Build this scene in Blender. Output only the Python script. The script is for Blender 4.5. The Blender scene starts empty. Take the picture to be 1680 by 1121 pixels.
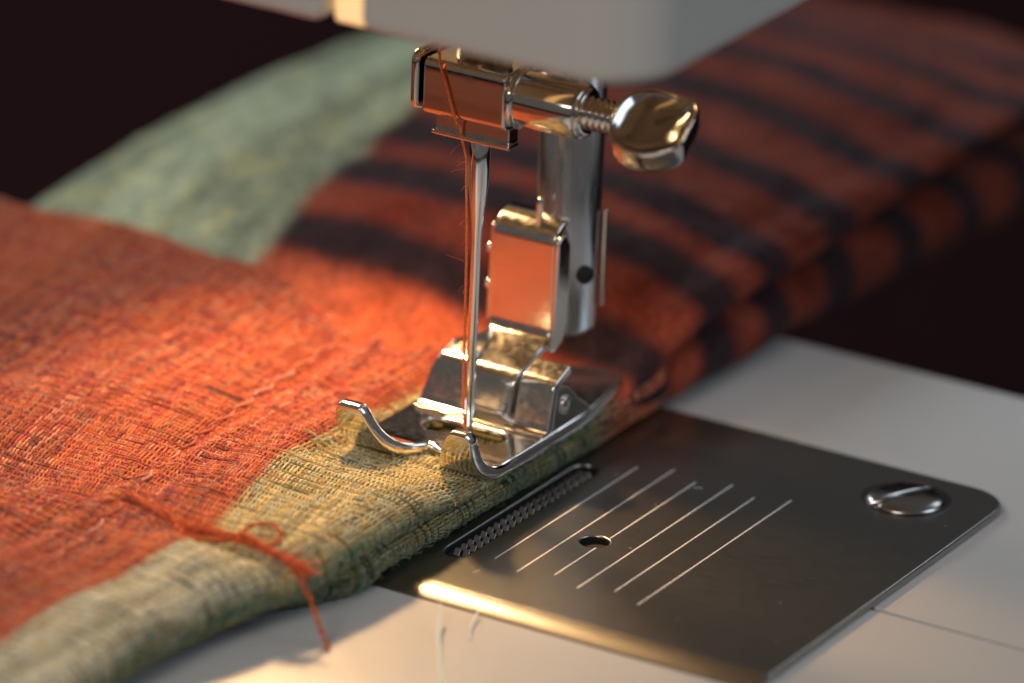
import bpy, bmesh, math, random
import numpy as np
from mathutils import Vector, Matrix

random.seed(7)
RNG = np.random.default_rng(11)
K = 0.1                      # all sizes below are millimetres; one Blender unit is a centimetre
S = bpy.context.scene
S.unit_settings.system = 'METRIC'
S.unit_settings.scale_length = 0.01
COL = S.collection

# ------------------------------------------------------------------ camera
yaw, pit, rol = math.radians(29.77), math.radians(21.71), math.radians(2.42)
fw = Vector((-math.sin(yaw)*math.cos(pit), math.cos(yaw)*math.cos(pit), -math.sin(pit)))
rt = Vector((math.cos(yaw), math.sin(yaw), 0)); up = rt.cross(fw)
r2 = math.cos(rol)*rt + math.sin(rol)*up; u2 = -math.sin(rol)*rt + math.cos(rol)*up
CAM = Vector((267.1, -459.45, 226.36))
cd = bpy.data.cameras.new('camera'); cam = bpy.data.objects.new('camera', cd); COL.objects.link(cam)
m = Matrix((r2, u2, -fw)).transposed().to_4x4(); m.translation = CAM*K; cam.matrix_world = m
cd.sensor_fit = 'HORIZONTAL'; cd.sensor_width = 36; cd.lens = 36*10000/1680
cd.clip_start = 1; cd.clip_end = 2000
cd.dof.use_dof = True; cd.dof.focus_distance = 566*K; cd.dof.aperture_fstop = 0.130
cd.dof.aperture_blades = 0
S.camera = cam

# ------------------------------------------------------------------ world, lights, exposure
W = bpy.data.worlds.new('World'); S.world = W; W.use_nodes = True
bg = W.node_tree.nodes['Background']; bg.inputs[0].default_value = (1.0, 0.93, 0.88, 1); bg.inputs[1].default_value = 0.10
S.view_settings.view_transform = 'Standard'; S.view_settings.look = 'None'
S.view_settings.exposure = 0; S.view_settings.gamma = 1
S.render.engine = 'CYCLES'
S.cycles.use_denoising = True
try: S.cycles.denoiser = 'OPENIMAGEDENOISE'
except Exception: pass
S.cycles.max_bounces = 8; S.cycles.sample_clamp_indirect = 6

def aim(o, loc, tgt):
    d = (Vector(tgt)-Vector(loc)).normalized()
    o.location = Vector(loc)*K; o.rotation_euler = d.to_track_quat('-Z', 'Y').to_euler()
def area(name, loc, tgt, sx, sy, power, col):
    l = bpy.data.lights.new(name, 'AREA'); l.shape = 'RECTANGLE'; l.size = sx*K; l.size_y = sy*K
    l.energy = power; l.color = col
    o = bpy.data.objects.new(name, l); COL.objects.link(o); aim(o, loc, tgt); return o
# the machine's own warm bulb, inside the head
LAMP = (-33, 15, 57)
l = bpy.data.lights.new('machine_lamp', 'SPOT'); l.energy = 3600; l.color = (1.0, 0.59, 0.26)
l.spot_size = math.radians(88); l.spot_blend = 0.9; l.shadow_soft_size = 4.5*K
o = bpy.data.objects.new('machine_lamp', l); COL.objects.link(o); aim(o, LAMP, (0, -21, 0))
# cool daylight from windows
area('window_right', (420, 170, 330), (0, 0, 10), 260, 260, 5600, (0.72, 0.86, 1.0))
area('window_back', (90, 640, 470), (0, 0, 10), 240, 130, 2600, (0.78, 0.89, 1.0))
area('window_left', (-520, 190, 330), (-30, 30, 0), 300, 220, 19000, (0.86, 0.94, 1.0))

area('room_fill', (40, -620, 430), (0, 0, 30), 260, 200, 18500, (1.0, 0.92, 0.84))

# ------------------------------------------------------------------ materials
def mat(name, base, rough=0.5, metal=0.0, spec=0.5, **kw):
    m = bpy.data.materials.new(name); m.use_nodes = True
    b = m.node_tree.nodes['Principled BSDF']
    b.inputs['Base Color'].default_value = (*base, 1); b.inputs['Roughness'].default_value = rough
    b.inputs['Metallic'].default_value = metal; b.inputs['Specular IOR Level'].default_value = spec
    for k, v in kw.items(): b.inputs[k.replace('_', ' ')].default_value = v
    return m
def nodes(m): return m.node_tree.nodes, m.node_tree.links, m.node_tree.nodes['Principled BSDF']
def add_noise(m, scale, rough=None, bump=None, colour=None, stretch=(1, 1, 1), detail=4, dist=0.02):
    N, L, b = nodes(m)
    tc = N.new('ShaderNodeTexCoord'); mp = N.new('ShaderNodeMapping'); mp.inputs['Scale'].default_value = stretch
    nz = N.new('ShaderNodeTexNoise'); nz.inputs['Scale'].default_value = scale; nz.inputs['Detail'].default_value = detail
    L.new(tc.outputs['Object'], mp.inputs['Vector']); L.new(mp.outputs['Vector'], nz.inputs['Vector'])
    if rough:
        r = N.new('ShaderNodeMapRange'); r.inputs[1].default_value = .3; r.inputs[2].default_value = .7
        r.inputs[3].default_value, r.inputs[4].default_value = rough
        L.new(nz.outputs['Fac'], r.inputs[0]); L.new(r.outputs[0], b.inputs['Roughness'])
    if bump:
        bp = N.new('ShaderNodeBump'); bp.inputs['Strength'].default_value = bump; bp.inputs['Distance'].default_value = dist
        L.new(nz.outputs['Fac'], bp.inputs['Height']); L.new(bp.outputs['Normal'], b.inputs['Normal'])
    if colour:
        cr = N.new('ShaderNodeValToRGB'); cr.color_ramp.elements[0].position = .3; cr.color_ramp.elements[1].position = .7
        cr.color_ramp.elements[0].color = (*colour[0], 1); cr.color_ramp.elements[1].color = (*colour[1], 1)
        L.new(nz.outputs['Fac'], cr.inputs[0]); L.new(cr.outputs[0], b.inputs['Base Color'])
    return m
CHROME = add_noise(mat('chrome', (.70, .66, .61), .12, 1.0), 7, rough=(.05, .15))
FOOT = add_noise(mat('worn_chrome', (.74, .71, .65), .15, 1.0), 14, rough=(.07, .20), detail=8)
SOLE = add_noise(mat('worn_sole', (.80, .785, .76), .2, 1.0), 12, rough=(.09, .18), detail=8)
BAR = add_noise(mat('satin_steel', (.62, .63, .65), .25, 1.0), 5, rough=(.16, .30), stretch=(8, 8, .4))
NEEDLE = mat('needle_steel', (.82, .82, .82), .14, 1.0)
PLATE = add_noise(mat('brushed_plate', (.37, .365, .35), .3, 1.0), 5, rough=(.28, .33), stretch=(1, 9, 1), detail=5)
DULL = add_noise(mat('dull_screw', (.42, .40, .38), .2, 1.0), 8, rough=(.14, .26))
KNOB = add_noise(mat('knob_chrome', (.56, .545, .53), .14, 1.0), 8, rough=(.08, .20))
LINE = mat('engraved_line', (.72, .74, .76), .55, .3)
DOG = mat('dark_steel', (.22, .21, .23), .30, 1.0)
HOLE = mat('recess_shade', (.006, .006, .006), .7)  # black stands in for the shade inside holes and slots
BED = add_noise(mat('bed_plastic', (.55, .545, .54), .33, 0, .5), 4, rough=(.31, .36), detail=8)
HEADM = add_noise(mat('head_plastic', (.52, .51, .49), .45, 0, .4), 60, bump=.05, dist=.01)
GLOW = mat('glow_strip', (.9, .75, .5), .4, 0, .4, Emission_Color=(1.0, .55, .2, 1), Emission_Strength=.75)  # emission stands in for bulb light coming through the strip
BULB = mat('bulb_glass', (1, .9, .7), .3, 0, .4, Emission_Color=(1.0, .62, .28, 1), Emission_Strength=12)
TABLE = add_noise(mat('dark_table', (.03, .015, .012), .9, 0, .0), 1.5, colour=((.013, .0055, .0062), (.024, .0095, .0105)), stretch=(1, 8, 1))
THREAD = add_noise(mat('orange_thread', (.75, .15, .04), .8, 0, .2), 60, colour=((.62, .10, .025), (.88, .26, .09)))
WHITE = mat('white_thread', (.92, .88, .86), .6, 0, .3, Subsurface_Weight=1.0, Subsurface_Scale=.2)
def yarn_mat(name, sheen=.25, bump=.35, nscale=45):
    m = mat(name, (.5, .2, .1), .92, 0, .12)
    N, L, b = nodes(m)
    a = N.new('ShaderNodeAttribute'); a.attribute_name = 'Col'
    tc = N.new('ShaderNodeTexCoord'); nz = N.new('ShaderNodeTexNoise'); nz.inputs['Scale'].default_value = nscale; nz.inputs['Detail'].default_value = 5
    L.new(tc.outputs['Object'], nz.inputs['Vector'])
    mr = N.new('ShaderNodeMapRange'); mr.inputs[1].default_value = .25; mr.inputs[2].default_value = .75; mr.inputs[3].default_value = .62; mr.inputs[4].default_value = 1.38
    L.new(nz.outputs['Fac'], mr.inputs[0])
    mx = N.new('ShaderNodeVectorMath'); mx.operation = 'SCALE'
    L.new(a.outputs['Color'], mx.inputs[0]); L.new(mr.outputs[0], mx.inputs['Scale']); L.new(mx.outputs[0], b.inputs['Base Color'])
    bp = N.new('ShaderNodeBump'); bp.inputs['Strength'].default_value = bump; bp.inputs['Distance'].default_value = .02
    L.new(nz.outputs['Fac'], bp.inputs['Height']); L.new(bp.outputs['Normal'], b.inputs['Normal'])
    b.inputs['Sheen Weight'].default_value = sheen; b.inputs['Sheen Roughness'].default_value = .5
    return m
YARN = yarn_mat('wool_yarn')
CLOTH = yarn_mat('wool_cloth', sheen=.05, bump=.8, nscale=14)

# ------------------------------------------------------------------ helpers
def empty(name, loc, label=None, cat=None, group=None):
    o = bpy.data.objects.new(name, None); COL.objects.link(o); o.location = Vector(loc)*K
    o.empty_display_size = .5
    if label: o['label'] = label; o['category'] = cat
    if group: o['group'] = group
    return o
def base_of(o):
    v = Vector((0, 0, 0))
    while o: v += o.location; o = o.parent
    return v
def mk(name, V, F, material, parent=None, smooth=True, col=None, origin=None, flip=False):
    """one mesh object from millimetre world coordinates"""
    V = np.asarray(V, float)*K
    o0 = np.array(origin, float)*K if origin is not None else (V.min(0)+V.max(0))/2
    me = bpy.data.meshes.new(name)
    if isinstance(F, np.ndarray):
        n, k = F.shape
        me.vertices.add(len(V)); me.vertices.foreach_set('co', (V-o0).astype(np.float32).ravel())
        me.loops.add(n*k); me.loops.foreach_set('vertex_index', F.astype(np.int32).ravel())
        me.polygons.add(n); me.polygons.foreach_set('loop_start', np.arange(0, n*k, k, dtype=np.int32))
        me.update(calc_edges=True)
    else:
        me.from_pydata([tuple(v) for v in V-o0], [], [tuple(f) for f in F]); me.update()
    if flip: me.flip_normals()
    me.polygons.foreach_set('use_smooth', np.full(len(me.polygons), smooth))
    if col is not None:
        a = me.attributes.new('Col', 'FLOAT_COLOR', 'POINT')
        c = np.ones((len(V), 4), np.float32); c[:, :3] = col; a.data.foreach_set('color', c.ravel())
    me.materials.append(material)
    o = bpy.data.objects.new(name, me); COL.objects.link(o)
    pb = Vector((0, 0, 0))
    if parent: o.parent = parent; pb = base_of(parent)
    o.location = Vector(o0)-pb
    return o
def fix_normals(o):
    bm = bmesh.new(); bm.from_mesh(o.data); bmesh.ops.recalc_face_normals(bm, faces=bm.faces); bm.to_mesh(o.data); bm.free(); return o
def bevel(o, w, seg=3, ang=30):
    b = o.modifiers.new('bevel', 'BEVEL'); b.width = w*K; b.segments = seg; b.limit_method = 'ANGLE'; b.angle_limit = math.radians(ang)
    b.harden_normals = True; return o
def solid(o, t, off=0.0):
    s = o.modifiers.new('thickness', 'SOLIDIFY'); s.thickness = t*K; s.offset = off; s.use_even_offset = True; return o
def box(name, lo, hi, material, parent=None, bev=.2, seg=3):
    x0, y0, z0 = lo; x1, y1, z1 = hi
    V = [(x0, y0, z0), (x1, y0, z0), (x1, y1, z0), (x0, y1, z0), (x0, y0, z1), (x1, y0, z1), (x1, y1, z1), (x0, y1, z1)]
    F = [(3, 2, 1, 0), (4, 5, 6, 7), (0, 1, 5, 4), (1, 2, 6, 5), (2, 3, 7, 6), (3, 0, 4, 7)]
    o = mk(name, V, F, material, parent); bevel(o, bev, seg); return o
def prism(name, poly, axis, a0, a1, material, parent=None, bev=.15, seg=3):
    """polygon in the two other axes, extruded along axis 'x'|'y'|'z'"""
    def p3(p, a): return {'x': (a, p[0], p[1]), 'y': (p[0], a, p[1]), 'z': (p[0], p[1], a)}[axis]
    n = len(poly); V = [p3(p, a0) for p in poly]+[p3(p, a1) for p in poly]
    F = [tuple(range(n))[::-1], tuple(range(n, 2*n))]+[(i, (i+1) % n, n+(i+1) % n, n+i) for i in range(n)]
    o = fix_normals(mk(name, V, F, material, parent))
    if bev: bevel(o, bev, seg)
    return o
def lathe(name, prof, c, axis, material, parent=None, n=40, cap=True):
    """prof: list of (radius, along); axis unit vector; c origin"""
    ax = Vector(axis).normalized(); t = Vector((0, 0, 1)) if abs(ax.z) < .9 else Vector((1, 0, 0))
    e1 = ax.cross(t).normalized(); e2 = ax.cross(e1); c = Vector(c); V = []; F = []
    for r, h in prof:
        for k in range(n):
            a = 2*math.pi*k/n; V.append(c+ax*h+(e1*math.cos(a)+e2*math.sin(a))*r)
    for i in range(len(prof)-1):
        for k in range(n): F.append((i*n+k, i*n+(k+1) % n, (i+1)*n+(k+1) % n, (i+1)*n+k))
    if cap: F += [tuple(range(n))[::-1], tuple((len(prof)-1)*n+k for k in range(n))]
    o = fix_normals(mk(name, [tuple(v) for v in V], F, material, parent)); return o
def tube_arrays(P, R, n=6, cap=True):
    P = np.asarray(P, float); R = np.broadcast_to(np.asarray(R, float), (len(P),))
    T = np.gradient(P, axis=0); T /= np.linalg.norm(T, axis=1)[:, None]+1e-12
    ref = np.array([0.31, 0.22, 0.92]); A = np.cross(T, ref); A /= np.linalg.norm(A, axis=1)[:, None]+1e-12
    B = np.cross(T, A); ang = np.arange(n)*2*math.pi/n
    V = (P[:, None]+R[:, None, None]*(A[:, None]*np.cos(ang)[None, :, None]+B[:, None]*np.sin(ang)[None, :, None])).reshape(-1, 3)
    F = []
    for i in range(len(P)-1):
        for k in range(n): F.append((i*n+k, i*n+(k+1) % n, (i+1)*n+(k+1) % n, (i+1)*n+k))
    return V, F
def tube(name, P, R, material, parent=None, n=8):
    V, F = tube_arrays(P, R, n)
    F = F+[tuple(range(n))[::-1], tuple(len(V)-n+k for k in range(n))]
    return fix_normals(mk(name, V, F, material, parent))
def spline(pts, n):
    """Catmull-Rom through points"""
    P = np.array(pts, float); P = np.vstack([2*P[0]-P[1], P, 2*P[-1]-P[-2]]); out = []
    m = len(P)-3
    for u in np.linspace(0, m-1e-6, n):
        i = int(u); t = u-i; a, b, c, d = P[i:i+4]
        out.append(.5*((2*b)+(-a+c)*t+(2*a-5*b+4*c-d)*t*t+(-a+3*b-3*c+d)*t**3))
    return np.array(out)
def sstep(a, b, x): t = np.clip((np.asarray(x, float)-a)/(b-a), 0, 1); return t*t*(3-2*t)
_H = RNG.random((64, 64))
def vnoise(x, y):
    """smooth value noise in 0..1"""
    x = np.asarray(x, float); y = np.asarray(y, float); xi = np.floor(x).astype(int); yi = np.floor(y).astype(int)
    fx = x-xi; fy = y-yi; fx = fx*fx*(3-2*fx); fy = fy*fy*(3-2*fy)
    g = lambda a, b: _H[a % 64, b % 64]
    return (g(xi, yi)*(1-fx)+g(xi+1, yi)*fx)*(1-fy)+(g(xi, yi+1)*(1-fx)+g(xi+1, yi+1)*fx)*fy
def rrect(x0, y0, x1, y1, r, n=6):
    r = r if isinstance(r, (list, tuple)) else [r]*4
    out = []
    for (cx, cy, a0, rr) in ((x1-r[0], y0+r[0], -90, r[0]), (x1-r[1], y1-r[1], 0, r[1]), (x0+r[2], y1-r[2], 90, r[2]), (x0+r[3], y0+r[3], 180, r[3])):
        for k in range(n+1): a = math.radians(a0+90*k/n); out.append((cx+rr*math.cos(a), cy+rr*math.sin(a)))
    return out
def flat_with_holes(name, outer, holes, z0, z1, bev, material, parent):
    cu = bpy.data.curves.new('outline', 'CURVE'); cu.dimensions = '2D'; cu.fill_mode = 'BOTH'
    for poly in [outer]+holes:
        sp = cu.splines.new('POLY'); sp.points.add(len(poly)-1); sp.use_cyclic_u = True
        for p, q in zip(sp.points, poly): p.co = (q[0]*K, q[1]*K, 0, 1)
    cu.extrude = ((z1-z0)/2-bev)*K; cu.bevel_depth = bev*K; cu.bevel_resolution = 3; cu.offset = -bev*K
    tmp = bpy.data.objects.new('outline', cu); COL.objects.link(tmp)
    me = bpy.data.meshes.new_from_object(tmp.evaluated_get(bpy.context.evaluated_depsgraph_get()))
    bpy.data.objects.remove(tmp); bpy.data.curves.remove(cu)
    me.name = name; me.materials.clear(); me.materials.append(material)
    bm = bmesh.new(); bm.from_mesh(me); bmesh.ops.remove_doubles(bm, verts=bm.verts, dist=1e-5); bmesh.ops.recalc_face_normals(bm, faces=bm.faces)
    for f in bm.faces: f.smooth = abs(f.normal.z) < .999
    bm.to_mesh(me); bm.free()
    o = bpy.data.objects.new(name, me); COL.objects.link(o); o.parent = parent
    o.location = Vector((0, 0, (z0+z1)/2))*K-base_of(parent); return o

# ------------------------------------------------------------------ setting
def sheet(name, x0, y0, x1, y1, z, material):
    o = mk(name, [(x0, y0, z), (x1, y0, z), (x1, y1, z), (x0, y1, z)], [(0, 1, 2, 3)], material); o['kind'] = 'structure'; return o
sheet('table_top', -4000, -1500, 4000, 5000, -78, TABLE)
wall = mk('wall', [(-4000, 5000, -78), (4000, 5000, -78), (4000, 5000, 2500), (-4000, 5000, 2500)], [(0, 1, 2, 3)], TABLE); wall['kind'] = 'structure'

# ------------------------------------------------------------------ sewing machine
M = empty('sewing_machine', (0, 0, -78), 'white sewing machine with chrome presser foot and needle over the steel needle plate', 'sewing machine')
ZB = -.8
# bed in two pieces with the seam at Y = -1.2 right of the plate
def bed_piece(name, poly): return prism(name, poly, 'z', -76, ZB, BED, M, bev=.16, seg=3)
bed_piece('bed_panel', [(-58, -170), (260, -170), (260, -1.5), (-58, -1.5)])
rear = prism('bed_panel', [(-58, -.92), (260, -.92), (260, 53), (-58, 53)], 'z', -76, ZB, BED, M, bev=.16, seg=3)
# needle plate with feed dog slots and the round hole
def slot(xc, y0, y1, w, n=8):
    out = []
    for k in range(n+1): a = math.pi*k/n; out.append((xc+w/2*math.cos(a), y1-w/2+w/2*math.sin(a)))
    for k in range(n+1): a = math.pi+math.pi*k/n; out.append((xc+w/2*math.cos(a), y0+w/2+w/2*1.5*math.sin(a)))
    return out
circ = lambda x, y, r, n=28: [(x+r*math.cos(2*math.pi*k/n), y+r*math.sin(2*math.pi*k/n)) for k in range(n)]
outer = rrect(-46, -21.3, 44.1, 28.1, [.8, 4.2, 4, .8])
plate = flat_with_holes('needle_plate', outer, [slot(7.35, -14.6, 11, 2.5), slot(3.6, -13.6, -1, 2.2), circ(16.62, -4.5, 1.38)], ZB+.02, 0, .22, PLATE, M)
pf = spline([(-20.6, .014), (-21.1, -.015), (-21.6, -.075), (-22.2, -.21), (-22.8, -.40), (-23.3, -.62), (-23.55, -.78)], 25)
mk('rolled_edge', [(x, p[0], p[1]) for p in pf for x in (-46, 43.95)], [(2*i+2, 2*i+3, 2*i+1, 2*i) for i in range(24)], PLATE, plate)
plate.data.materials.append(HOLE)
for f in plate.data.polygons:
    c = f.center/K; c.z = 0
    if abs(f.normal.z) < .35 and -20 < c.y < 20 and c.x < 25 and c.x > 0: f.material_index = 1  # slot and hole walls blackened too, as the shade inside
box('slot_shade', (1, -16, -.95), (9.2, 13, -.72), HOLE, plate, .05)  # thin black box over the bed, painted shade for the slots
box('hole_shade', (14.5, -7, -.95), (19, -2, -.72), HOLE, plate, .05)  # same black box as painted shade for the round hole
for i in range(6):
    x = 11.1+3.175*i; y0, y1 = ((-13.31, 13.27), (-14.70, 14.84))[i % 2]
    for a, b in ([(y0, y1)] if i != 2 else [(y0, -5.75), (-3.2, y1)]):
        ln = mk('guide_line', [(x-.085, a, .012), (x+.085, a, .012), (x+.085, b, .012), (x-.085, b, .012), (x-.085, a, -.1), (x+.085, a, -.1), (x+.085, b, -.1), (x-.085, b, -.1)],
                [(0, 1, 2, 3), (4, 5, 1, 0), (5, 6, 2, 1), (6, 7, 3, 2), (7, 4, 0, 3)], LINE, plate, smooth=False)
VV, FF = [], []
for k in range(14):
    x, y = random.uniform(9, 42), random.uniform(-20, 26); a = random.uniform(0, 6.3); L_ = random.choice([.12, .15, .2, .3, .5, .9])
    t = np.linspace(0, 1, 5); P = np.stack([x+L_*t*math.cos(a), y+L_*t*math.sin(a)+.2*L_*np.sin(t*3)*random.uniform(-1, 1), .03+0*t], 1)
    V, F = tube_arrays(P, random.uniform(.012, .03), 4); o0 = sum(len(v) for v in VV); FF += [tuple(q+o0 for q in f) for f in F]; VV.append(V)
lint = mk('lint', np.concatenate(VV), FF, WHITE, plate); lint['kind'] = 'stuff'
# plate screw: domed head with a slot
SC = (35.8, 21.4)
n = 48; V = []; F = []
prof = [(3.85, .02), (3.80, .22), (3.5, .45), (2.8, .62), (1.9, .72), (1.0, .77), (.0, .8)]
sc = lathe('plate_screw', prof[:-1], (SC[0], SC[1], 0), (0, 0, 1), DULL, plate, 48)
sa = math.radians(62); d = Vector((math.cos(sa), math.sin(sa), 0)); q = Vector((-d.y, d.x, 0)); c0 = Vector((SC[0], SC[1], 0))
cut = []
for z_ in (.12, 1.6):
    for s1, s2 in ((-1, -1), (1, -1), (1, 1), (-1, 1)): cut.append(tuple(c0+d*4.2*s1+q*.42*s2+Vector((0, 0, z_))))
cutter = mk('cutter', cut, [(3, 2, 1, 0), (4, 5, 6, 7), (0, 1, 5, 4), (1, 2, 6, 5), (2, 3, 7, 6), (3, 0, 4, 7)], HOLE)
bo = sc.modifiers.new('slot', 'BOOLEAN'); bo.operation = 'DIFFERENCE'; bo.object = cutter; bo.solver = 'EXACT'
bpy.context.view_layer.update()
me = bpy.data.meshes.new_from_object(sc.evaluated_get(bpy.context.evaluated_depsgraph_get()))
sc.modifiers.clear(); sc.data = me; bpy.data.objects.remove(cutter)
lathe('screw_recess', [(4.35, .004), (4.3, .02), (3.86, .022)], (SC[0], SC[1], 0), (0, 0, 1), DOG, plate, 48, cap=False)
# feed dogs with separate teeth
def feed_dog(xc, y0, y1, w, ztop):
    fd = box('feed_dog', (xc-w/2, y0, -2), (xc+w/2, y1, ztop), DOG, M, .1)
    tm = None; y = y0+.5
    while y < y1-.5:
        if tm is None:
            poly = [(-.34, 0), (.26, 0), (.26, .62), (.10, .68)]
            tm = prism('tooth', [(p[0]+y, p[1]+ztop-.02) for p in poly], 'x', xc-w/2+.12, xc-.08, DOG, fd, bev=.04, seg=1); y00 = y; first = True
            tw = tm.copy(); COL.objects.link(tw); tw.location.x += (w/2+.02)*K; tw.location.y += .18*K
        else:
            for src in (tm, tw):
                c = src.copy(); COL.objects.link(c); c.location.y = src.location.y+(y-y00)*K
        y += 1.18
    return fd
feed_dog(7.35, -13.6, 10.2, 1.7, -.75)
feed_dog(3.6, -12.6, -2, 1.5, -.3)

# ---- presser bar
PB = empty('presser_bar', (.8, 16, 11)); PB.parent = M; PB.location = Vector((.8, 16, 11+78))*K
lathe('bar', [(2.6, 11.2), (3.05, 11.7), (3.1, 12), (3.1, 56)], (.8, 16, 0), (0, 0, 1), BAR, PB, 56)
lathe('set_screw_hole', [(.9, 0), (.9, .4), (.75, .55)], (3.45, 14.7, 17.6), (.86, -.5, 0), HOLE, PB, 24)  # black disc standing in for the dark inside of a screw hole
box('side_tab', (4.0, 16.8, 13.8), (4.4, 17.25, 23.6), CHROME, PB, .15)
lathe('guide_pin', [(.26, 21), (.30, 22), (.30, 24.6), (.34, 25), (.3, 25.4), (.12, 25.6)], (.1, 11.6, 0), (0, 0, 1), CHROME, PB, 16)

# ---- presser foot
PF = empty('presser_foot', (0, 8, 5)); PF.parent = M; PF.location = Vector((0, 8, 83))*K
ZS = 5.35       # top of the sole
def sole():
    R = 5.2; Y0 = -4.5; th = math.radians(88)
    rows = []                       # (Y, z, theta, kind)
    for a in np.linspace(th, 0, 17)[:-1]: rows.append((Y0-R*math.sin(a), ZS+R*(1-math.cos(a)), a))
    ys = [Y0, -3.4, -2.4, -1.85]+list(np.linspace(-1.38, 1.88, 11))+[2.35, 3.4, 5, 8, 11, 14, 17, 19, 20.5, 21.8, 22.8, 23.5, 23.9]
    for y in ys: rows.append((y, ZS, 0.0))
    nl = 9; V = []; F = []; lay = []; EU = [0, .09, .22, .36, .5, .64, .78, .91, 1]
    for (y, z, a) in rows:
        t = a/th
        xl = -8.45; xr = 6.75
        if t > 0:      # toe tips: round the outer corner in
            k = max(0, (t-.72)/.28); xl += .75*(1-math.sqrt(max(0, 1-k*k))); xr -= .75*(1-math.sqrt(max(0, 1-k*k)))
        if y > 9:
            k = (y-9)/15.; xl += 2.2*k**1.6; xr -= 2.4*k**1.6
        if y > 20:
            k = min(1, (y-20)/4.0); e = 3.2*(1-math.sqrt(max(0, 1-k*k))); xl += e; xr -= e
        ga, gb = -1.5, .75; gap = False
        if t > 0:
            ga = -1.9-3.2*t**.9; gb = -.9+4.9*t**.75; gap = True
            k = max(0, (t-.72)/.28); e = .5*(1-math.sqrt(max(0, 1-k*k))); ga -= e; gb += e
        elif y <= -3.3: ga, gb = -1.9, -1.3
        if -1.4 < y < 1.9 and t == 0:
            k = (y-.25)/1.66; k = max(-1, min(1, k)); e = 1.3*(1-math.sqrt(max(0, 1-k*k)))
            ga, gb = -4.95+e, 3.6-e; gap = True
        elif t == 0 and y > -2.5:
            ga, gb = (-4.2, 2.9) if y < 4 else (-3, 2)
        edge = lambda a, b: [a+(b-a)*u for u in EU]
        row = edge(xl, ga)+list(np.linspace(ga, gb, nl))[1:-1]+edge(gb, xr)
        lay.append((len(V), gap, t > 0, y)); V += [(x, y, z) for x in row]
    nc = 3*nl-2
    for i in range(len(lay)-1):
        b0, g0, t0, y0 = lay[i]; b1, g1, t1, y1 = lay[i+1]
        for c in range(nc-1):
            mid = nl-1 <= c < 2*nl-2
            if mid and ((t0) or (g0 and g1)): continue
            F.append((b0+c, b0+c+1, b1+c+1, b1+c))
    bm = bmesh.new(); vs = [bm.verts.new(v) for v in V]
    for f in F: bm.faces.new([vs[k] for k in f])
    bmesh.ops.delete(bm, geom=[v for v in bm.verts if not v.link_faces], context='VERTS')
    V = [tuple(v.co) for v in bm.verts]; bm.verts.index_update(); F = [tuple(v.index for v in f.verts) for f in bm.faces]; bm.free()
    o = mk('sole', V, F, SOLE, PF)
    solid(o, 1.3, -1)
    s = o.modifiers.new('smooth', 'SUBSURF'); s.levels = s.render_levels = 2
    return o
sole()
def bent_sheet(name, prof, x0, x1, th, material, parent, bev=.2, taper=None, rad=.5):
    """sheet metal: profile in (Y,z) with rounded bends, given width along X"""
    P = []
    pr = [np.array(p, float) for p in prof]
    for i, p in enumerate(pr):
        if i in (0, len(pr)-1): P.append(p); continue
        a = pr[i-1]-p; b = pr[i+1]-p; la, lb = np.linalg.norm(a), np.linalg.norm(b)
        r = min(rad*1.2, la*.45, lb*.45)
        for t in np.linspace(0, 1, 7):
            q0 = p+a/la*r; q1 = p+b/lb*r; P.append((1-t)**2*q0+2*t*(1-t)*p+t*t*q1)
    P = np.array(P); V = []; F = []; nx = 2
    d = np.concatenate([[0], np.cumsum(np.linalg.norm(np.diff(P, axis=0), axis=1))]); d /= d[-1]
    for p, t in zip(P, d):
        a, b = x0, x1
        if taper: a, b = taper(t, p)
        V += [(a, p[0], p[1]), (b, p[0], p[1])]
    for i in range(len(P)-1): F.append((2*i, 2*i+1, 2*i+3, 2*i+2))
    o = mk(name, V, F, material, parent); solid(o, th, 0); bevel(o, bev, 3, 50); return o
# bracket (two lugs) and the tongue of the shank between them share one front profile
lug_prof = [(3.75, ZS+.1), (4.0, ZS+.7), (4.9, 9.9), (7.6, 10.9)]
bent_sheet('ankle_lug', lug_prof+[(11.5, 11.4)], -7.6, -2.75, .9, FOOT, PF, taper=lambda t, p: (-7.6+max(0, p[1]-8.0)*.62+max(0, p[0]-5)*.25, -2.75))
bent_sheet('ankle_lug', lug_prof, 2.75, 6.55, .9, FOOT, PF)
# concave fillet strip where the bracket meets the sole
bent_sheet('bracket_base', [(2.5, ZS+.10), (3.55, ZS+.22), (4.0, ZS+1.2)], -7.55, 6.5, .3, FOOT, PF, bev=.08, rad=1.2)
side = prism('side_lug', [(4.3, ZS-.2), (5.2, 9.7), (6.3, 9.9), (7.6, 9.3), (9.3, 7.6), (11.4, 6.2), (12.2, ZS-.2)], 'x', 5.6, 6.45, FOOT, PF, bev=.3)
lathe('pivot_pin', [(.95, 0), (.95, .22), (.8, .3), (.45, .12), (.2, .12)], (6.42, 6.9, 7.5), (1, 0, 0), FOOT, PF, 24)
prism('side_lug', [(4.3, ZS-.2), (5.2, 9.4), (8.5, 10.6), (12.5, 9.6), (16, 6.2), (16.5, ZS-.2)], 'x', -7.1, -6.3, FOOT, PF, bev=.3)
SH = bent_sheet('shank', [(3.35, 6.3), (3.55, 6.7), (4.55, 9.95), (8.2, 10.9), (11.0, 12.0), (11.0, 22.1), (12.6, 23.1), (14.3, 23.0)], -4.2, 2.3, .8, FOOT, PF, bev=.2, rad=.9,
      taper=lambda t, p: (-2.35 if p[1] < 10.5 else -2.35-min(1, (p[1]-10.5)/1.5)*2.0, 2.45))
prism('shank_flange', [(9.2, 11.2), (10.2, 11.0), (11.6, 11.6), (12.4, 13.5), (12.4, 21.2), (11.6, 22.4), (10.7, 22.5), (10.0, 21.9), (9.9, 14)], 'x', 2.75, 3.25, FOOT, PF, bev=.22)
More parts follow.
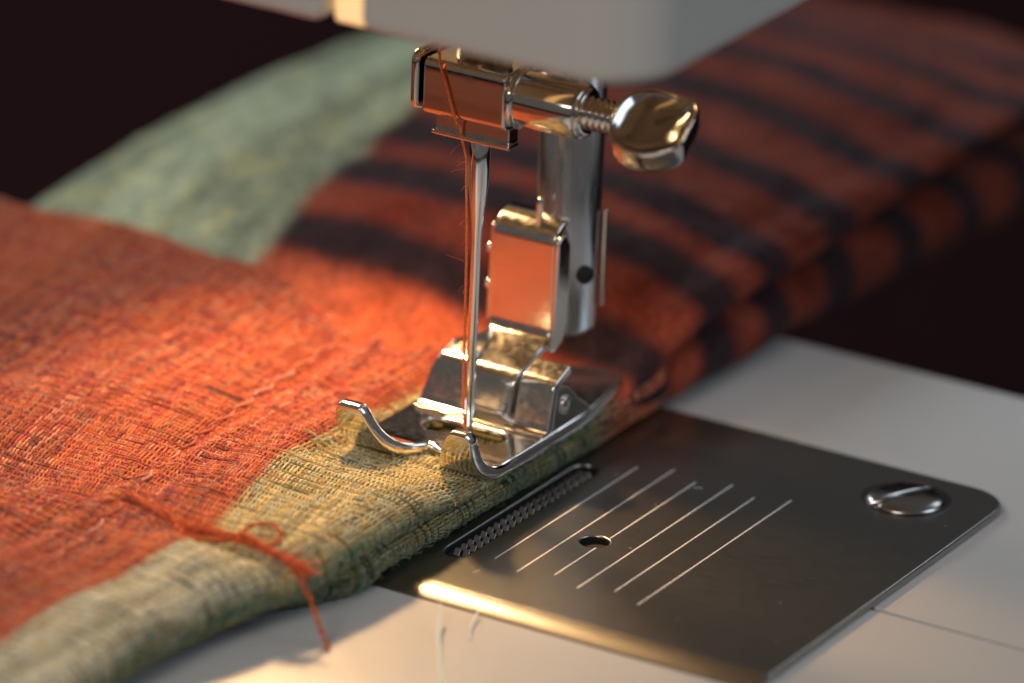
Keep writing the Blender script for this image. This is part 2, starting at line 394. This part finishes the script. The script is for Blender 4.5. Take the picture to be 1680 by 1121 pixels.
prism('shank_flange', [(10.9, 12.2), (15.8, 13.5), (16.2, 21.6), (14.5, 22.6), (11.2, 22.0)], 'x', -5.0, -4.4, FOOT, PF, bev=.22)
for zz in (19.3, 15.6): lathe('rivet', [(.55, 0), (.55, .4), (.35, .62)], (-4.95, 11.8, zz), (-1, 0, 0), FOOT, PF, 20)

# ---- needle clamp
NC = empty('needle_clamp', (0, 0, 38)); NC.parent = M; NC.location = Vector((0, 0, 116))*K
prism('clamp_block', rrect(-2.9, 37.15, 4.2, 42.6, .7, 4), 'x', -4.7, 4.1, CHROME, NC, bev=.25, seg=3)
prism('end_plate', rrect(-3.5, 37.4, 4.4, 43.3, 1.2, 5), 'x', -5.75, -4.95, CHROME, NC, bev=.35, seg=4)
prism('clamp_neck', rrect(-2.2, 35.6, -.5, 37.2, .1, 1), 'x', -3.5, 4.3, CHROME, NC, bev=.1)
prism('thread_guide', rrect(-2.95, 35.45, -1.0, 35.9, .2, 3), 'x', -3.6, 4.7, CHROME, NC, bev=.15)
lathe('collar', [(2.4, 0), (2.95, .25), (2.95, .75), (2.5, 1.0)], (3.9, -.2, 39.9), (1, 0, 0), CHROME, NC, 48)
lathe('screw_sleeve', [(2.62, 0), (2.66, .3), (2.66, 6.2), (2.5, 6.55), (2.1, 6.7)], (4.6, -.2, 39.9), (1, 0, 0), CHROME, NC, 56)
pr = [(1.9, 10.9), (2.3, 11.0), (2.3, 11.45), (1.9, 11.6)]
lathe('sleeve_rim', pr, (0, -.2, 39.9), (1, 0, 0), CHROME, NC, 40)
thr = []; x = 11.4
while x < 15.0: thr += [(1.12, x), (1.56, x+.24), (1.60, x+.34), (1.14, x+.58)]; x += .66
lathe('threaded_rod', thr, (0, -.2, 39.9), (1, 0, 0), CHROME, NC, 32)
lathe('needle_bar', [(2.6, 41), (2.6, 90)], (-.4, .9, 0), (0, 0, 1), BAR, NC, 40)
def thumb_screw():
    a = math.radians(62); ex = Vector((1, .05, 0.02)).normalized(); n = Vector((0.10, -math.cos(a), math.sin(a))).normalized()
    ew = n.cross(ex).normalized(); ew = -ew if ew.z < 0 else ew
    c = Vector((18.35, -.4, 39.9)); na = 72; V = []; F = []
    def R(t):
        cx, sx = math.cos(t), math.sin(t)
        r = .94/((abs(cx)/4.35)**2.7+(abs(sx)/4.35)**2.7)**(1/2.7)*(1+.07*math.exp(-((t-5.75)/.22)**2)-.03*math.exp(-((t-5.2)/.3)**2))
        if cx < -.3: r *= 1-.10*((-cx-.3)/.7)
        return r
    # (radius fraction, height) front dish, rim, back
    prof = [(0, -.15), (.25, -.08), (.5, .12), (.7, .42), (.82, .78), (.89, 1.12), (.94, 1.3), (.98, 1.25), (1.0, 1.05), (1.0, .4), (.985, -.5), (.95, -1.2), (.88, -1.8), (.75, -2.3), (.5, -2.6), (.25, -2.75), (0, -2.8)]
    for f, h in prof:
        for k in range(na):
            t = 2*math.pi*k/na; r = R(t)*f
            sad = .38*math.cos(2*t)*f*f
            V.append(c+ex*(r*math.cos(t))+ew*(r*math.sin(t))+n*(h+sad-.12*f*math.cos(t)))
    for i in range(len(prof)-1):
        for k in range(na): F.append((i*na+k, i*na+(k+1) % na, (i+1)*na+(k+1) % na, (i+1)*na+k))
    o = mk('thumb_screw', [tuple(v) for v in V], F, KNOB, NC)
    bm = bmesh.new(); bm.from_mesh(o.data); bmesh.ops.remove_doubles(bm, verts=bm.verts, dist=1e-4); bmesh.ops.recalc_face_normals(bm, faces=bm.faces); bm.to_mesh(o.data); bm.free()
    s = o.modifiers.new('smooth', 'SUBSURF'); s.levels = s.render_levels = 1
thumb_screw()
# needle: shank, cone, blade with a long groove side
lathe('needle', [(.05, 3.4), (.30, 5.2), (.42, 7.2), (.44, 9), (.46, 25), (.55, 26.5), (.80, 28.8), (.97, 30.6), (1.0, 32), (1.0, 38)], (0, 0, 0), (0, 0, 1), NEEDLE, M, 28)

# ---- head: a hollow shell over the needle, open underneath, with the bulb in it
def shell(name, path, z0, z1, th, material, parent):
    V = []; F = []; n = len(path)
    for z_ in (z0, z1): V += [(p[0], p[1], z_) for p in path]
    for i in range(n-1): F.append((i, i+1, n+i+1, n+i))
    o = mk(name, V, F, material, parent); solid(o, th, .048); bevel(o, 1.4, 5, 40); return o
HY = -26
pts = [(3.4, HY)]
for k in range(9): a = math.radians(-90+90*k/8); pts.append((25.0+4.6*math.cos(a), HY+4.6+4.6*math.sin(a)))
pts += [(29.6, 46), (-80, 46)]
shell('head_cover', pts, 53.6, 135, 4.2, HEADM, M)
shell('face_plate', [(-80, 46), (-80, HY), (-.4, HY)], 53.5, 135, 4.2, HEADM, M)
box('glow_strip', (-.3, HY-.1, 53.3), (3.3, HY+2.0, 135), GLOW, M, .5)  # bright strip between the covers, its glow added and not a lamp
box('head_lid', (-80, HY, 135.2), (29.6, 46, 137), HEADM, M, .5)
lathe('bulb', [(.5, 0), (2.5, .8), (3.8, 2.6), (3.9, 4.5), (3, 7), (2.2, 9), (2.2, 16)], (LAMP[0], LAMP[1]+3, 62.2), (0, .1, 1), BULB, M, 24)

# ------------------------------------------------------------------ the scarf
SCARF = empty('woven_scarf', (-20, 0, 0), 'thick woven wool scarf in orange, olive and sage with dark stripes under the presser foot', 'scarf')
lerp = lambda Y, ys, vs: np.interp(Y, ys, vs)
def foot_press(X, Y):
    wx = sstep(-12.5, -8.4, X)*(1-sstep(6.5, 10, X)); wy = sstep(-17.5, -7.5, Y)*(1-sstep(23.5, 29, Y)); return wx*wy
XE_Y = [-90, -62, -50, -44, -38, -32, -26, -14, 0, 14, 30]; XE_X = [-2.5, -.6, -.1, .8, 2.6, 4.6, 5.1, 5.5, 5.9, 6.2, 6.4]
def front_top(X, Y):
    X = np.asarray(X, float); Y = np.asarray(Y, float)
    z = 5.7+2.6*sstep(-14, 17, Y)*sstep(-8, -34, X)+.5*(vnoise(X/9+3, Y/11+9)-.5)*2*sstep(-4, -14, X)
    z += 1.0*sstep(-40, -20, Y)*np.exp(-((X+13)/5)**2)*.35
    z -= .35*np.exp(-((X+19.5)/1.5)**2)                     # the seam line sunk a little
    z += .45*np.exp(-((X+17.6)/1.2)**2)
    z -= 1.55*foot_press(X, Y)+2.3*sstep(6.2, 4.6, np.abs(X+.7))*sstep(3.2, 2.0, np.abs(Y-.2))
    # back end of the panel rolls down over the part behind it
    ye = 19.5; z -= 5.0*sstep(ye-1, ye+6, Y)*sstep(-22, -42, X)
    z -= .7*sstep(-50, -66, Y)
    cy = Y+36.2+.10*(X+3); z -= 1.0*np.exp(-(cy/1.3)**2)*sstep(-12, -6, X); z += .55*np.exp(-((cy+6)/4.5)**2)*sstep(-14, -8, X)+.35*np.exp(-((cy-4.5)/2.6)**2)*sstep(-9, -3, X)
    return z
class Roll:
    """one folded layer: s = 0 at the fold, positive over the top, negative below"""
    def __init__(self, xe, top, zb, rh): self.xe, self.top, self.zb, self.rh = xe, top, zb, rh
    def pos(self, s, Y):
        s = np.asarray(s, float); Y = np.asarray(Y, float); xe = self.xe(Y); rh = self.rh(Y); zb = self.zb(Y)
        zt = self.top(xe-rh, Y); rv = np.maximum((zt-zb)/2, .3)
        q = math.pi/4*np.sqrt(2*(rv*rv+rh*rh))               # length of a quarter ellipse, roughly
        a = np.clip(s/q, -1, 1)*math.pi/2
        ov = np.maximum(np.abs(s)-q, 0)*np.sign(s)
        X = xe-rh+rh*np.cos(a)-np.abs(ov)
        zm = (zt+zb)/2; z = zm+rv*np.sin(a)
        flat = ov > 0
        z = np.where(flat, self.top(X, Y), z)
        return np.stack([X, Y, z], -1)
    def nrm(self, s, Y):
        e = .05; ds = self.pos(s+e, Y)-self.pos(s-e, Y); dy = self.pos(s, Y+e)-self.pos(s, Y-e)
        n = np.cross(dy, ds); n /= np.linalg.norm(n, axis=-1)[..., None]+1e-9
        return n
fxe = lambda Y: lerp(Y, XE_Y, XE_X)
front = Roll(fxe, front_top, lambda Y: lerp(Y, [-90, -44, -34, -26, 40], [-.5, -.5, .9, 2.75, 2.5])-.0*Y, lambda Y: lerp(Y, [-90, -40, -27, -8, 0, 40], [4.4, 4.4, 3.2, 2.2, 1.3, 1.3]))
lower = Roll(lambda Y: fxe(Y)-.25+lerp(Y, [-60, -38, -27, 40], [-6, -4.5, 0, 0]), lambda X, Y: 0*X+lerp(Y, [-60, -30, 40], [1.6, 2.75, 2.5]), lambda Y: 0*Y+lerp(Y, [-30, -23.8, -23.2, 40], [ZB+.02, ZB+.02, .02, .02]), lambda Y: 0*Y+2.0)
# colours (albedo, linear)
ORANGE = np.array([(.67, .18, .060), (.63, .145, .052), (.47, .080, .052), (.66, .26, .155), (.21, .037, .050)])
OLIVE = np.array([(.78, .60, .25), (.68, .57, .28), (.55, .53, .36), (.42, .30, .12), (.17, .19, .12)])
PALE = np.array([(.78, .70, .50), (.72, .64, .43), (.62, .62, .49), (.46, .37, .20), (.24, .27, .21)])
GREEN = np.array([(.17, .25, .17), (.10, .17, .11), (.24, .29, .19), (.30, .25, .10), (.05, .085, .06)])
SB_Y = [-90, -65, -55, -48, -38, -34, -29.5, -17, -6.5, 7, 40]; SB_X = [-9, -8.5, -8.9, -7.2, -6.8, -6.3, -7.5, -10, -10.1, -9, -9]
def border_s(Y):
    rh = front.rh(Y); rv = (5.7-front.zb(Y))/2; q = math.pi/4*np.sqrt(2*(rv*rv+rh*rh)); return q+fxe(Y)-rh-lerp(Y, SB_Y, SB_X)
def cloth_colour(s, Y, pick, jit=0.0, soft=.5):
    """pick in 0..1 selects the yarn shade"""
    s, Y, pick = np.broadcast_arrays(np.asarray(s, float), np.asarray(Y, float), np.asarray(pick, float))
    idx = np.clip((pick*5).astype(int), 0, 4)
    b = border_s(Y)+jit
    wo = sstep(b-soft, b+soft, s)[..., None]*1.0
    wo = np.maximum(wo, sstep(12, 20, Y)[..., None])
    wg = (1-sstep(-.6, 2.6, s+2.0*(vnoise(Y/3, s/2)-.5)))[..., None]
    wp = (1-sstep(-44, -34, Y+3*(vnoise(s/3, Y/4)-.5)))[..., None]
    c = (OLIVE[idx]*(1-wp)+PALE[idx]*wp)*(1-wg)+GREEN[idx]*wg
    return ORANGE[idx]*wo+c*(1-wo)
def project(P):
    q = (P-np.array(CAM)); x = q@np.array(r2); y = q@np.array(u2); z = q@np.array(fw)
    return 840+10000*x/z, 560.5-10000*y/z
def strips(name, P, N, R, C, keep, parent, material, nv=4):
    """P,N: (yarn, step, 3) -> half tubes; keep: bool (yarn, step)"""
    T = np.gradient(P, axis=1); T /= np.linalg.norm(T, axis=-1)[..., None]+1e-9
    B = np.cross(T, N); B /= np.linalg.norm(B, axis=-1)[..., None]+1e-9
    ph = np.radians(np.linspace(-95, 95, nv))
    V = P[:, :, None]+R[:, :, None, None]*(B[:, :, None]*np.sin(ph)[None, None, :, None]+N[:, :, None]*np.cos(ph)[None, None, :, None])
    ny, ns = P.shape[:2]; idx = np.arange(ny*ns*nv).reshape(ny, ns, nv)
    k = keep[:, :-1] & keep[:, 1:]
    Q = np.stack([idx[:, :-1, :-1], idx[:, :-1, 1:], idx[:, 1:, 1:], idx[:, 1:, :-1]], -1)[k].reshape(-1, 4)
    used = np.unique(Q); mp = np.full(ny*ns*nv, -1); mp[used] = np.arange(len(used))
    Cc = np.broadcast_to(C[:, :, None], V.shape).reshape(-1, 3)
    o = mk(name, V.reshape(-1, 3)[used], mp[Q], material, parent, col=Cc[used], origin=(-20, -20, 5)); o['kind'] = 'stuff'; return o
def inframe(P, m=50):
    x, y = project(P); return (x > -m) & (x < 1680+m) & (y > -m) & (y < 1121+m)
WP, FP = .395, .53            # warp pitch across, weft pitch along
def over(i, j):
    """warp i lies over weft j: rows of short floats, with blocks that slip by one"""
    i, j = np.broadcast_arrays(np.asarray(i), np.asarray(j))
    hb = ((i//5)*7919+(j//7)*104729+(i//5)*(j//7)*31) % 97
    o = np.where((j+(hb > 58)) % 2 == 0, 1.0, -1.0)
    gap = vnoise(i/14.+3.3, j*7.77+.5) > .84          # a slack spot where the row sinks
    long_ = (hb > 44) & (hb <= 58) & (j % 4 != 3)
    return np.where(gap, -1.5, np.where(long_, 1.0, o))
def weave(roll, s0, s1, y0, y1, tag):
    ns = int((s1-s0)/WP); nw = int((y1-y0)/FP)
    # warps run along Y and drift with the cloth, so that the border between two colours follows them
    drift = (border_s(np.arange(y0, y1, FP/3))-15.5)[None, :]*sstep(4, 9, (s0+WP*np.arange(ns)))[:, None]
    step = FP/3; Y = np.arange(y0, y1, step); i = np.arange(ns)
    Yg = np.broadcast_to(Y, (ns, len(Y))); sg = (s0+WP*i)[:, None]+.06*(vnoise(Yg/1.6, i[:, None]*3.7)-.5)*2+.30*(vnoise(Yg/9, i[:, None]*.13)-.5)+drift
    ph = (Yg-y0)/FP; j = np.floor(ph).astype(int); f = ph-j
    a0 = over(i[:, None], j); a1 = over(i[:, None], j+1); h = a0+(a1-a0)*(f*f*(3-2*f))
    P = roll.pos(sg, Yg); N = roll.nrm(sg, Yg)
    bulk = .06*(vnoise(sg/1.1, Yg/1.4)-.5)+.16*(vnoise(sg/4.5+5, Yg/3.1)-.5)
    P = P+N*(.085*h+bulk)[..., None]
    R = .128*(.85+.35*vnoise(Yg/2.3+9, i[:, None]*5.1))
    pk = np.clip(.55*vnoise(Yg/1.9, i[:, None]*7.3)+.55*RNG.random((ns, 1))-.08+.35*(vnoise(sg/6, Yg/9+3)-.5), 0, .999)**1.25
    C = cloth_colour(sg, Yg, pk, RNG.normal(0, .45, (ns, 1))-.30*(vnoise(Yg/9, i[:, None]*.13)-.5)*0, .06)*(.62+.55*RNG.random((ns, 1))**.8)[..., None]*(.93+.10*h)[..., None]  # sunken floats coloured darker, shade between yarns painted in
    strips('warp_yarn', P, N, R, C, inframe(P), SCARF, YARN)
    # wefts run across
    step = WP/2; s = np.arange(s0, s1, step); jj = np.arange(nw)
    sg = np.broadcast_to(s, (nw, len(s))); Yg = (y0+FP*jj)[:, None]+.08*(vnoise(sg/2.1, jj[:, None]*2.9)-.5)*2+.35*(vnoise(sg/11+3, jj[:, None]*.21)-.5)
    ph = (sg-s0)/WP; ii = np.floor(ph).astype(int); f = ph-ii
    a0 = -over(ii, jj[:, None]); a1 = -over(ii+1, jj[:, None]); h = a0+(a1-a0)*(f*f*(3-2*f))
    P = roll.pos(sg, Yg); N = roll.nrm(sg, Yg)
    P = P+N*(.08*h-.09)[..., None]
    R = .14*(.75+.5*vnoise(sg/2+4, jj[:, None]*3.3))
    pk = np.clip(.6*vnoise(sg/2.2, jj[:, None]*5.7)+.6*RNG.random((nw, 1))-.05, 0, .999)
    C = cloth_colour(sg, Yg, pk, RNG.normal(0, .9, (nw, 1)), .1)*(.5+.3*RNG.random((nw, 1)))[..., None]  # wefts darkened, the shade below the warps put into their colour
    # some wefts painted darker still, as the shaded gap of a slack row
    C = C*np.where(RNG.random((nw, 1)) < .10, .45, 1.0)[..., None]
    strips('weft_yarn', P, N, R, C, inframe(P), SCARF, YARN)
weave(front, -4.5, 78, -72, 27, 'front')
weave(lower, -2.6, 3.2, -34, 26, 'lower')
def roll_sheet(name, roll, s, Y, off, colf, material, parent, thick=None):
    sg, Yg = np.meshgrid(s, Y, indexing='ij'); P = roll.pos(sg, Yg); N = roll.nrm(sg, Yg)
    P = P+N*(off(sg, Yg) if callable(off) else off)[..., None] if callable(off) else P+N*off
    n0, n1 = sg.shape; idx = np.arange(n0*n1).reshape(n0, n1)
    Q = np.stack([idx[:-1, :-1], idx[:-1, 1:], idx[1:, 1:], idx[1:, :-1]], -1).reshape(-1, 4)
    C = colf(sg, Yg).reshape(-1, 3)
    return mk(name, P.reshape(-1, 3), Q, material, parent, col=C)
roll_sheet('orange_panel', front, np.concatenate([np.arange(-11, 70, .6), np.arange(70, 140, 2.)]), np.concatenate([np.arange(-170, -74, 2.), np.arange(-74, 28.5, .6)]), -.14, lambda s, Y: cloth_colour(s, Y, .3+0*s)*np.where(Y < -72, .45, .32)[..., None], CLOTH, SCARF)  # backing darkened: painted shade between yarns, and own shadow at the front end
roll_sheet('hem_layer', lower, np.arange(-9, 12, .4), np.arange(-36, 30, .6), -.14, lambda s, Y: cloth_colour(s, Y, .7+0*s)*.5, CLOTH, SCARF)  # darkened the same way, shade between yarns put into the colour

# ---- the part behind the foot: a soft mound with cross stripes, folded at its right edge, a second roll below
def ell(X):
    t = np.where(X > -20, (X+20)/27., (-20-X)/53.); return np.sqrt(np.clip(1-t*t, 0, 1))
def back_top(X, Y):
    X = np.asarray(X, float); Y = np.asarray(Y, float)
    zc = lerp(Y, [5, 20, 32, 70, 100, 135], [2.6, 4.5, 6.6, 7.2, 8.0, 4.0]); h = lerp(Y, [5, 16, 24, 36, 48, 80, 108, 135], [2.6, 4.8, 6.6, 7.6, 8.0, 7.0, 5.0, 2])
    w = np.exp(-((X-3)/15.)**2-((Y-13)/13.)**2)
    rs = np.where(X > -20, zc+h*ell(X), zc+h-(zc+h+6)*(1-np.sqrt(np.clip(1-((-20-X)/57.)**2, 0, 1)))); z = rs; z = z*(1-w)+w*3.7
    z += 3.6*np.exp(-((X+56)/17.)**2-((Y-60)/27.)**2)
    z += 1.1*(vnoise(X/13+7, Y/17)-.5)+.5*(vnoise(X/5, Y/7+3)-.5)
    return z
bxe = lambda Y: lerp(Y, [10, 24, 31, 40, 55, 80, 110, 140], [5.8, 6.2, 6.9, 7.4, 7.8, 8.0, 8.4, 8.4])
back = Roll(bxe, back_top, lambda Y: lerp(Y, [10, 24, 32, 60, 85, 110], [2.5, 3.4, 6.0, 6.6, 8.6, 10.5]), lambda Y: lerp(Y, [10, 24, 40, 120], [1.2, 3.0, 5.0, 5.5]))
blow = Roll(lambda Y: bxe(Y)-.3+.9*(vnoise(np.asarray(Y)/9.+4, 0*np.asarray(Y)+1.5)-.5), lambda X, Y: lerp(Y, [10, 24, 32, 60, 80, 115, 140], [2.4, 3.3, 6.0, 6.4, 5.2, 3.6, 1.])+0*X, lambda Y: lerp(Y, [10, 28.0, 28.6, 54, 58, 115], [.05, .05, ZB+.03, ZB+.03, -1.6, -4.0]), lambda Y: 0*Y+4.2)
STR = [23.6, 36.0, 46.8, 60.5, 75.8, 89.8, 103.2, 117]
def back_colour(s, Y, xe):
    X = xe-s
    yw = Y+1.2*(vnoise(X/7, Y/9)-.5)-.00*X
    d = np.min(np.abs(yw[..., None]-np.array(STR)), -1)
    dark = (1-sstep(1.5, 4.7, d))[..., None]
    mot = vnoise(X/1.6, Y/2.4)[..., None]*.5+vnoise(X/.8+9, Y/1.1)[..., None]*.5
    redy = np.stack([lerp(Y, [18, 23, 34, 55], v) for v in ((.43, .30, .20, .15), (.085, .046, .026, .021), (.034, .018, .011, .010))], -1)  # red darkens towards the back, the dimmer light there painted in
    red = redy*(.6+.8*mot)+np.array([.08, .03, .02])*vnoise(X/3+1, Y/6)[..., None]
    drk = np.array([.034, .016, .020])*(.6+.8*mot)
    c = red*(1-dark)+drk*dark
    b = lerp(Y, [20, 30, 58, 140], [42.3, 44.2, 48.3, 50])+1.6*(vnoise(Y/4, X*0+2.2)-.5)
    ws = sstep(b-1.2, b+1.2, s)[..., None]
    band = vnoise(X/2.6+3, Y/30)[..., None]
    sage = np.array([.43, .505, .345])*(.62+.55*mot)*(1-.35*sstep(.45, .8, band))*(.85+.3*vnoise(X/1.1+7, Y/26)[..., None])+np.array([.16, .13, .03])*(vnoise(X/2.2, Y/2.6+8)[..., None] > .64)*(1-sstep(42, 75, Y)[..., None])*.7
    return c*(1-ws)+sage*ws
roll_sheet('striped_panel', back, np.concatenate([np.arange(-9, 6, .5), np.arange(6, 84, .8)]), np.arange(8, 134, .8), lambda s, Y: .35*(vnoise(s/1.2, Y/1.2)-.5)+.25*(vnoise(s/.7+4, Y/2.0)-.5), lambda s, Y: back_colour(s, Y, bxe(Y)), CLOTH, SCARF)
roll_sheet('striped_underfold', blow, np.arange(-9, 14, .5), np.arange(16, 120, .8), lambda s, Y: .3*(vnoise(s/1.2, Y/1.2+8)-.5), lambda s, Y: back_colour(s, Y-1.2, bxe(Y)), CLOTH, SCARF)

# ---- seam stitches along the orange panel
Ys = -52.0
while Ys < 12:
    L_ = 2.6+.8*random.random(); y = np.linspace(Ys, Ys+L_, 9); u = np.linspace(0, 1, 9)
    x = np.interp(y, [-55, -46, -33.5, -21.4, -14.5, -3.4, 12], [-15.3, -14.7, -15.9, -19.2, -20.2, -20.8, -20.8])+.25*np.sin(y*1.7)
    zt = front_top(x, y)+.16+.10*np.sin(math.pi*u)
    P = np.stack([x, y, zt], 1); V, F = tube_arrays(P, .15, 6)
    c = np.array(random.choice([(.64, .24, .14), (.55, .16, .08), (.42, .09, .06), (.60, .30, .24)]))
    F = F+[tuple(range(6))[::-1], tuple(len(V)-6+k for k in range(6))]
    mk('seam_stitch', V, F, YARN, SCARF, col=np.broadcast_to(c, (len(V), 3)))
    Ys += L_+.35+.5*random.random()
# ---- fuzz: loose short fibres standing out of the wool
def fuzz(roll, n, s0, s1, y0, y1, lmin, lmax, w):
    s = RNG.uniform(s0, s1, n); Y = RNG.uniform(y0, y1, n); P = roll.pos(s, Y); N = roll.nrm(s, Y); k = inframe(P, 20)
    s, Y, P, N = s[k], Y[k], P[k], N[k]; n = len(s)
    a = RNG.uniform(0, 2*math.pi, n); tx = np.stack([np.cos(a), np.sin(a), 0*a], 1); tx -= N*(tx*N).sum(1)[:, None]
    L_ = RNG.uniform(lmin, lmax, n)[:, None]; el = RNG.uniform(.05, .7, n)[:, None]
    p0 = P+N*.1; p1 = p0+tx*L_*.5+N*L_*el*.5+RNG.normal(0, .08, (n, 3)); p2 = p1+tx*L_*.45+N*L_*(el-.45)*.5+RNG.normal(0, .14, (n, 3))
    view = np.array(fw); B = np.cross(tx, view); B /= np.linalg.norm(B, axis=1)[:, None]; B *= w/2
    V = np.stack([p0-B, p0+B, p1-B, p1+B, p2-B*.5, p2+B*.5], 1).reshape(-1, 3); b = np.arange(n)[:, None]*6
    Q = np.concatenate([b+np.array([[0, 1, 3, 2]]), b+np.array([[2, 3, 5, 4]])])
    C = cloth_colour(s, Y, RNG.random(n)*.75)*1.25
    o = mk('wool_fuzz', V, Q, YARN, SCARF, col=np.repeat(C, 6, 0), origin=(-20, -20, 5)); o['kind'] = 'stuff'
fuzz(front, 26000, -2, 70, -66, 20, .4, 1.3, .035)
fuzz(front, 220, 4, 50, -50, 10, 2.0, 6.0, .022)
fuzz(lower, 1500, -2, 3, -32, 16, .4, 1.0, .035)
# ---- knotted orange yarn tail over the olive border
def bundle(name, ctrl, strands, rad, amp, turns, n=70):
    c = spline(ctrl, n); VV, FF = [], []
    u = np.linspace(0, 1, n)
    for q in range(strands):
        a = 2*math.pi*(q/strands+turns*u)+random.random(); w = amp*(.7+.6*vnoise(u*6+q*3, 0*u+q))
        P = c.copy(); P[:, 1] += w*np.cos(a); P[:, 2] += w*np.sin(a)*.7; P[:, 0] += .1*np.sin(a*2)
        V, F = tube_arrays(P, rad*(.85+.3*random.random()), 6); o0 = sum(len(v) for v in VV)
        FF += [tuple(k+o0 for k in f) for f in F]; VV.append(V)
    V = np.concatenate(VV); C = np.array([.62, .105, .02])*(.55+.75*vnoise(V[:, 0]*2.5, V[:, 1]*3+V[:, 2]*2))[:, None]
    return mk(name, V, FF, YARN, SCARF, col=C)
def tail_fuzz(n=260):
    VV, FF = [], []; t = spline([zt(-16.2, -33.2), zt(-9, -35.2), zt(-2.6, -34.8), zt(2.6, -35.3, -.1), (4.6, -35.2, 4.6)], 100)
    for k in range(n):
        p = t[random.randrange(100)]+np.array([random.gauss(0, .3), random.gauss(0, .4), random.gauss(.1, .2)]); L_ = random.uniform(.5, 2.0)
        d = np.array([random.gauss(0, 1), random.gauss(0, .8), random.gauss(.2, .5)]); d /= np.linalg.norm(d)
        V, F = tube_arrays(spline([p, p+d*L_*.5+np.array([0, 0, random.uniform(-.2, .3)]), p+d*L_+np.array([random.gauss(0, .3), 0, random.uniform(-.3, .3)])], 7), .028, 3)
        o0 = sum(len(v) for v in VV); FF += [tuple(a+o0 for a in f) for f in F]; VV.append(V)
    V = np.concatenate(VV); o = mk('tail_fuzz', V, FF, YARN, SCARF, col=np.broadcast_to(np.array([.72, .16, .04]), V.shape)); o['kind'] = 'stuff'
zt = lambda x, y, d=.35: (x, y, float(front_top(min(x, fxe(y)-2.0), y))+d)
bundle('yarn_tail', [zt(-16.2, -33.2), zt(-12.5, -34.6), zt(-9, -35.2), zt(-5.5, -34.6), zt(-2.6, -34.8), zt(.4, -35.2), zt(2.6, -35.3, -.1), (4.6, -35.2, 4.6)], 11, .11, .36, 3.5)
bundle('yarn_tail', [zt(-9.5, -35.7, .3), zt(-7.6, -36.5, .4), zt(-5.0, -35.5, .7), zt(-3.4, -34.6, .6)], 3, .13, .2, 2, 40)
bundle('yarn_loop', [zt(-3.4, -34.5, .5), zt(-2.9, -33.0, .8), zt(-1.4, -32.3, .9), zt(0, -33.0, .7), zt(.4, -34.3, .5), zt(0.0, -35.0, .4)], 3, .10, .13, 3, 50)
bundle('yarn_end', [zt(-3.2, -34.6, .9), zt(-1.0, -35.2, 1.0), (2.4, -36.0, 5.7), (5.2, -36.6, 3.6), (6.8, -37.2, 1.4), (7.9, -37.3, ZB+.25), (8.6, -38.2, ZB+.22)], 3, .115, .10, 5, 80)

tail_fuzz()
# ------------------------------------------------------------------ loose threads
def lone(name, ctrl, rad, material, label, n=60, fibres=0):
    c = spline(ctrl, n); o = tube(name, c, rad, material, None, 8)
    o['label'] = label; o['category'] = 'thread'; o['group'] = 'loose white threads on the bed'; return o
# upper thread: over the clamp front, down behind the guide, along the needle into the slot
th = spline([(-2.6, -2.4, 60), (-3.0, -2.8, 46), (-2.75, -3.15, 42.7), (-1.9, -3.15, 40.2), (-.95, -3.1, 37.4), (-.7, -2.6, 36.6), (-.6, -2.3, 35.3), (-.62, -1.35, 33), (-.62, -1.1, 30), (-.6, -.68, 24), (-.55, -.5, 14), (-.42, -.45, 8), (-.2, -.3, 5.6), (0, 0, 4.2)], 160)
up_t = tube('sewing_thread', th, .12, THREAD, None, 8)
up_t['label'] = 'fuzzy orange sewing thread running down the needle from the clamp'; up_t['category'] = 'thread'
VV, FF = [], []
for k in range(75):
    i = random.randrange(40, 150); p = th[i]; L_ = random.uniform(.25, 1.0)*(2.6 if random.random() < .09 else 1)
    d = np.array([random.gauss(-.5, .7), random.gauss(-.3, .5), random.gauss(0, .5)]); d /= np.linalg.norm(d)
    P = np.array([p, p+d*L_*.5+np.array([0, 0, random.uniform(-.2, .2)]), p+d*L_+np.array([0, 0, random.uniform(-.5, .3)])])
    V, F = tube_arrays(spline(P, 7), .009, 3); o0 = sum(len(v) for v in VV); FF += [tuple(a+o0 for a in f) for f in F]; VV.append(V)
fz = mk('thread_fuzz', np.concatenate(VV), FF, THREAD, up_t); fz['kind'] = 'stuff'
lone('loose_thread', [(13.2, -26.6, ZB+1.6), (14.3, -28.6, ZB+.9), (16.6, -32.2, ZB+.3), (18.4, -35.0, ZB+.15), (20.6, -38.2, ZB+.15), (23, -41.5, ZB+.15)], .13, WHITE, 'longer white loose thread on the bed, running out of the bottom edge')
lone('loose_thread', [(15.7, -23.9, ZB+.6), (15.9, -25.0, ZB+.5), (16.6, -26.8, ZB+.3), (17.6, -28.6, ZB+.15)], .10, WHITE, 'shorter white loose thread on the bed right beside the plate edge')
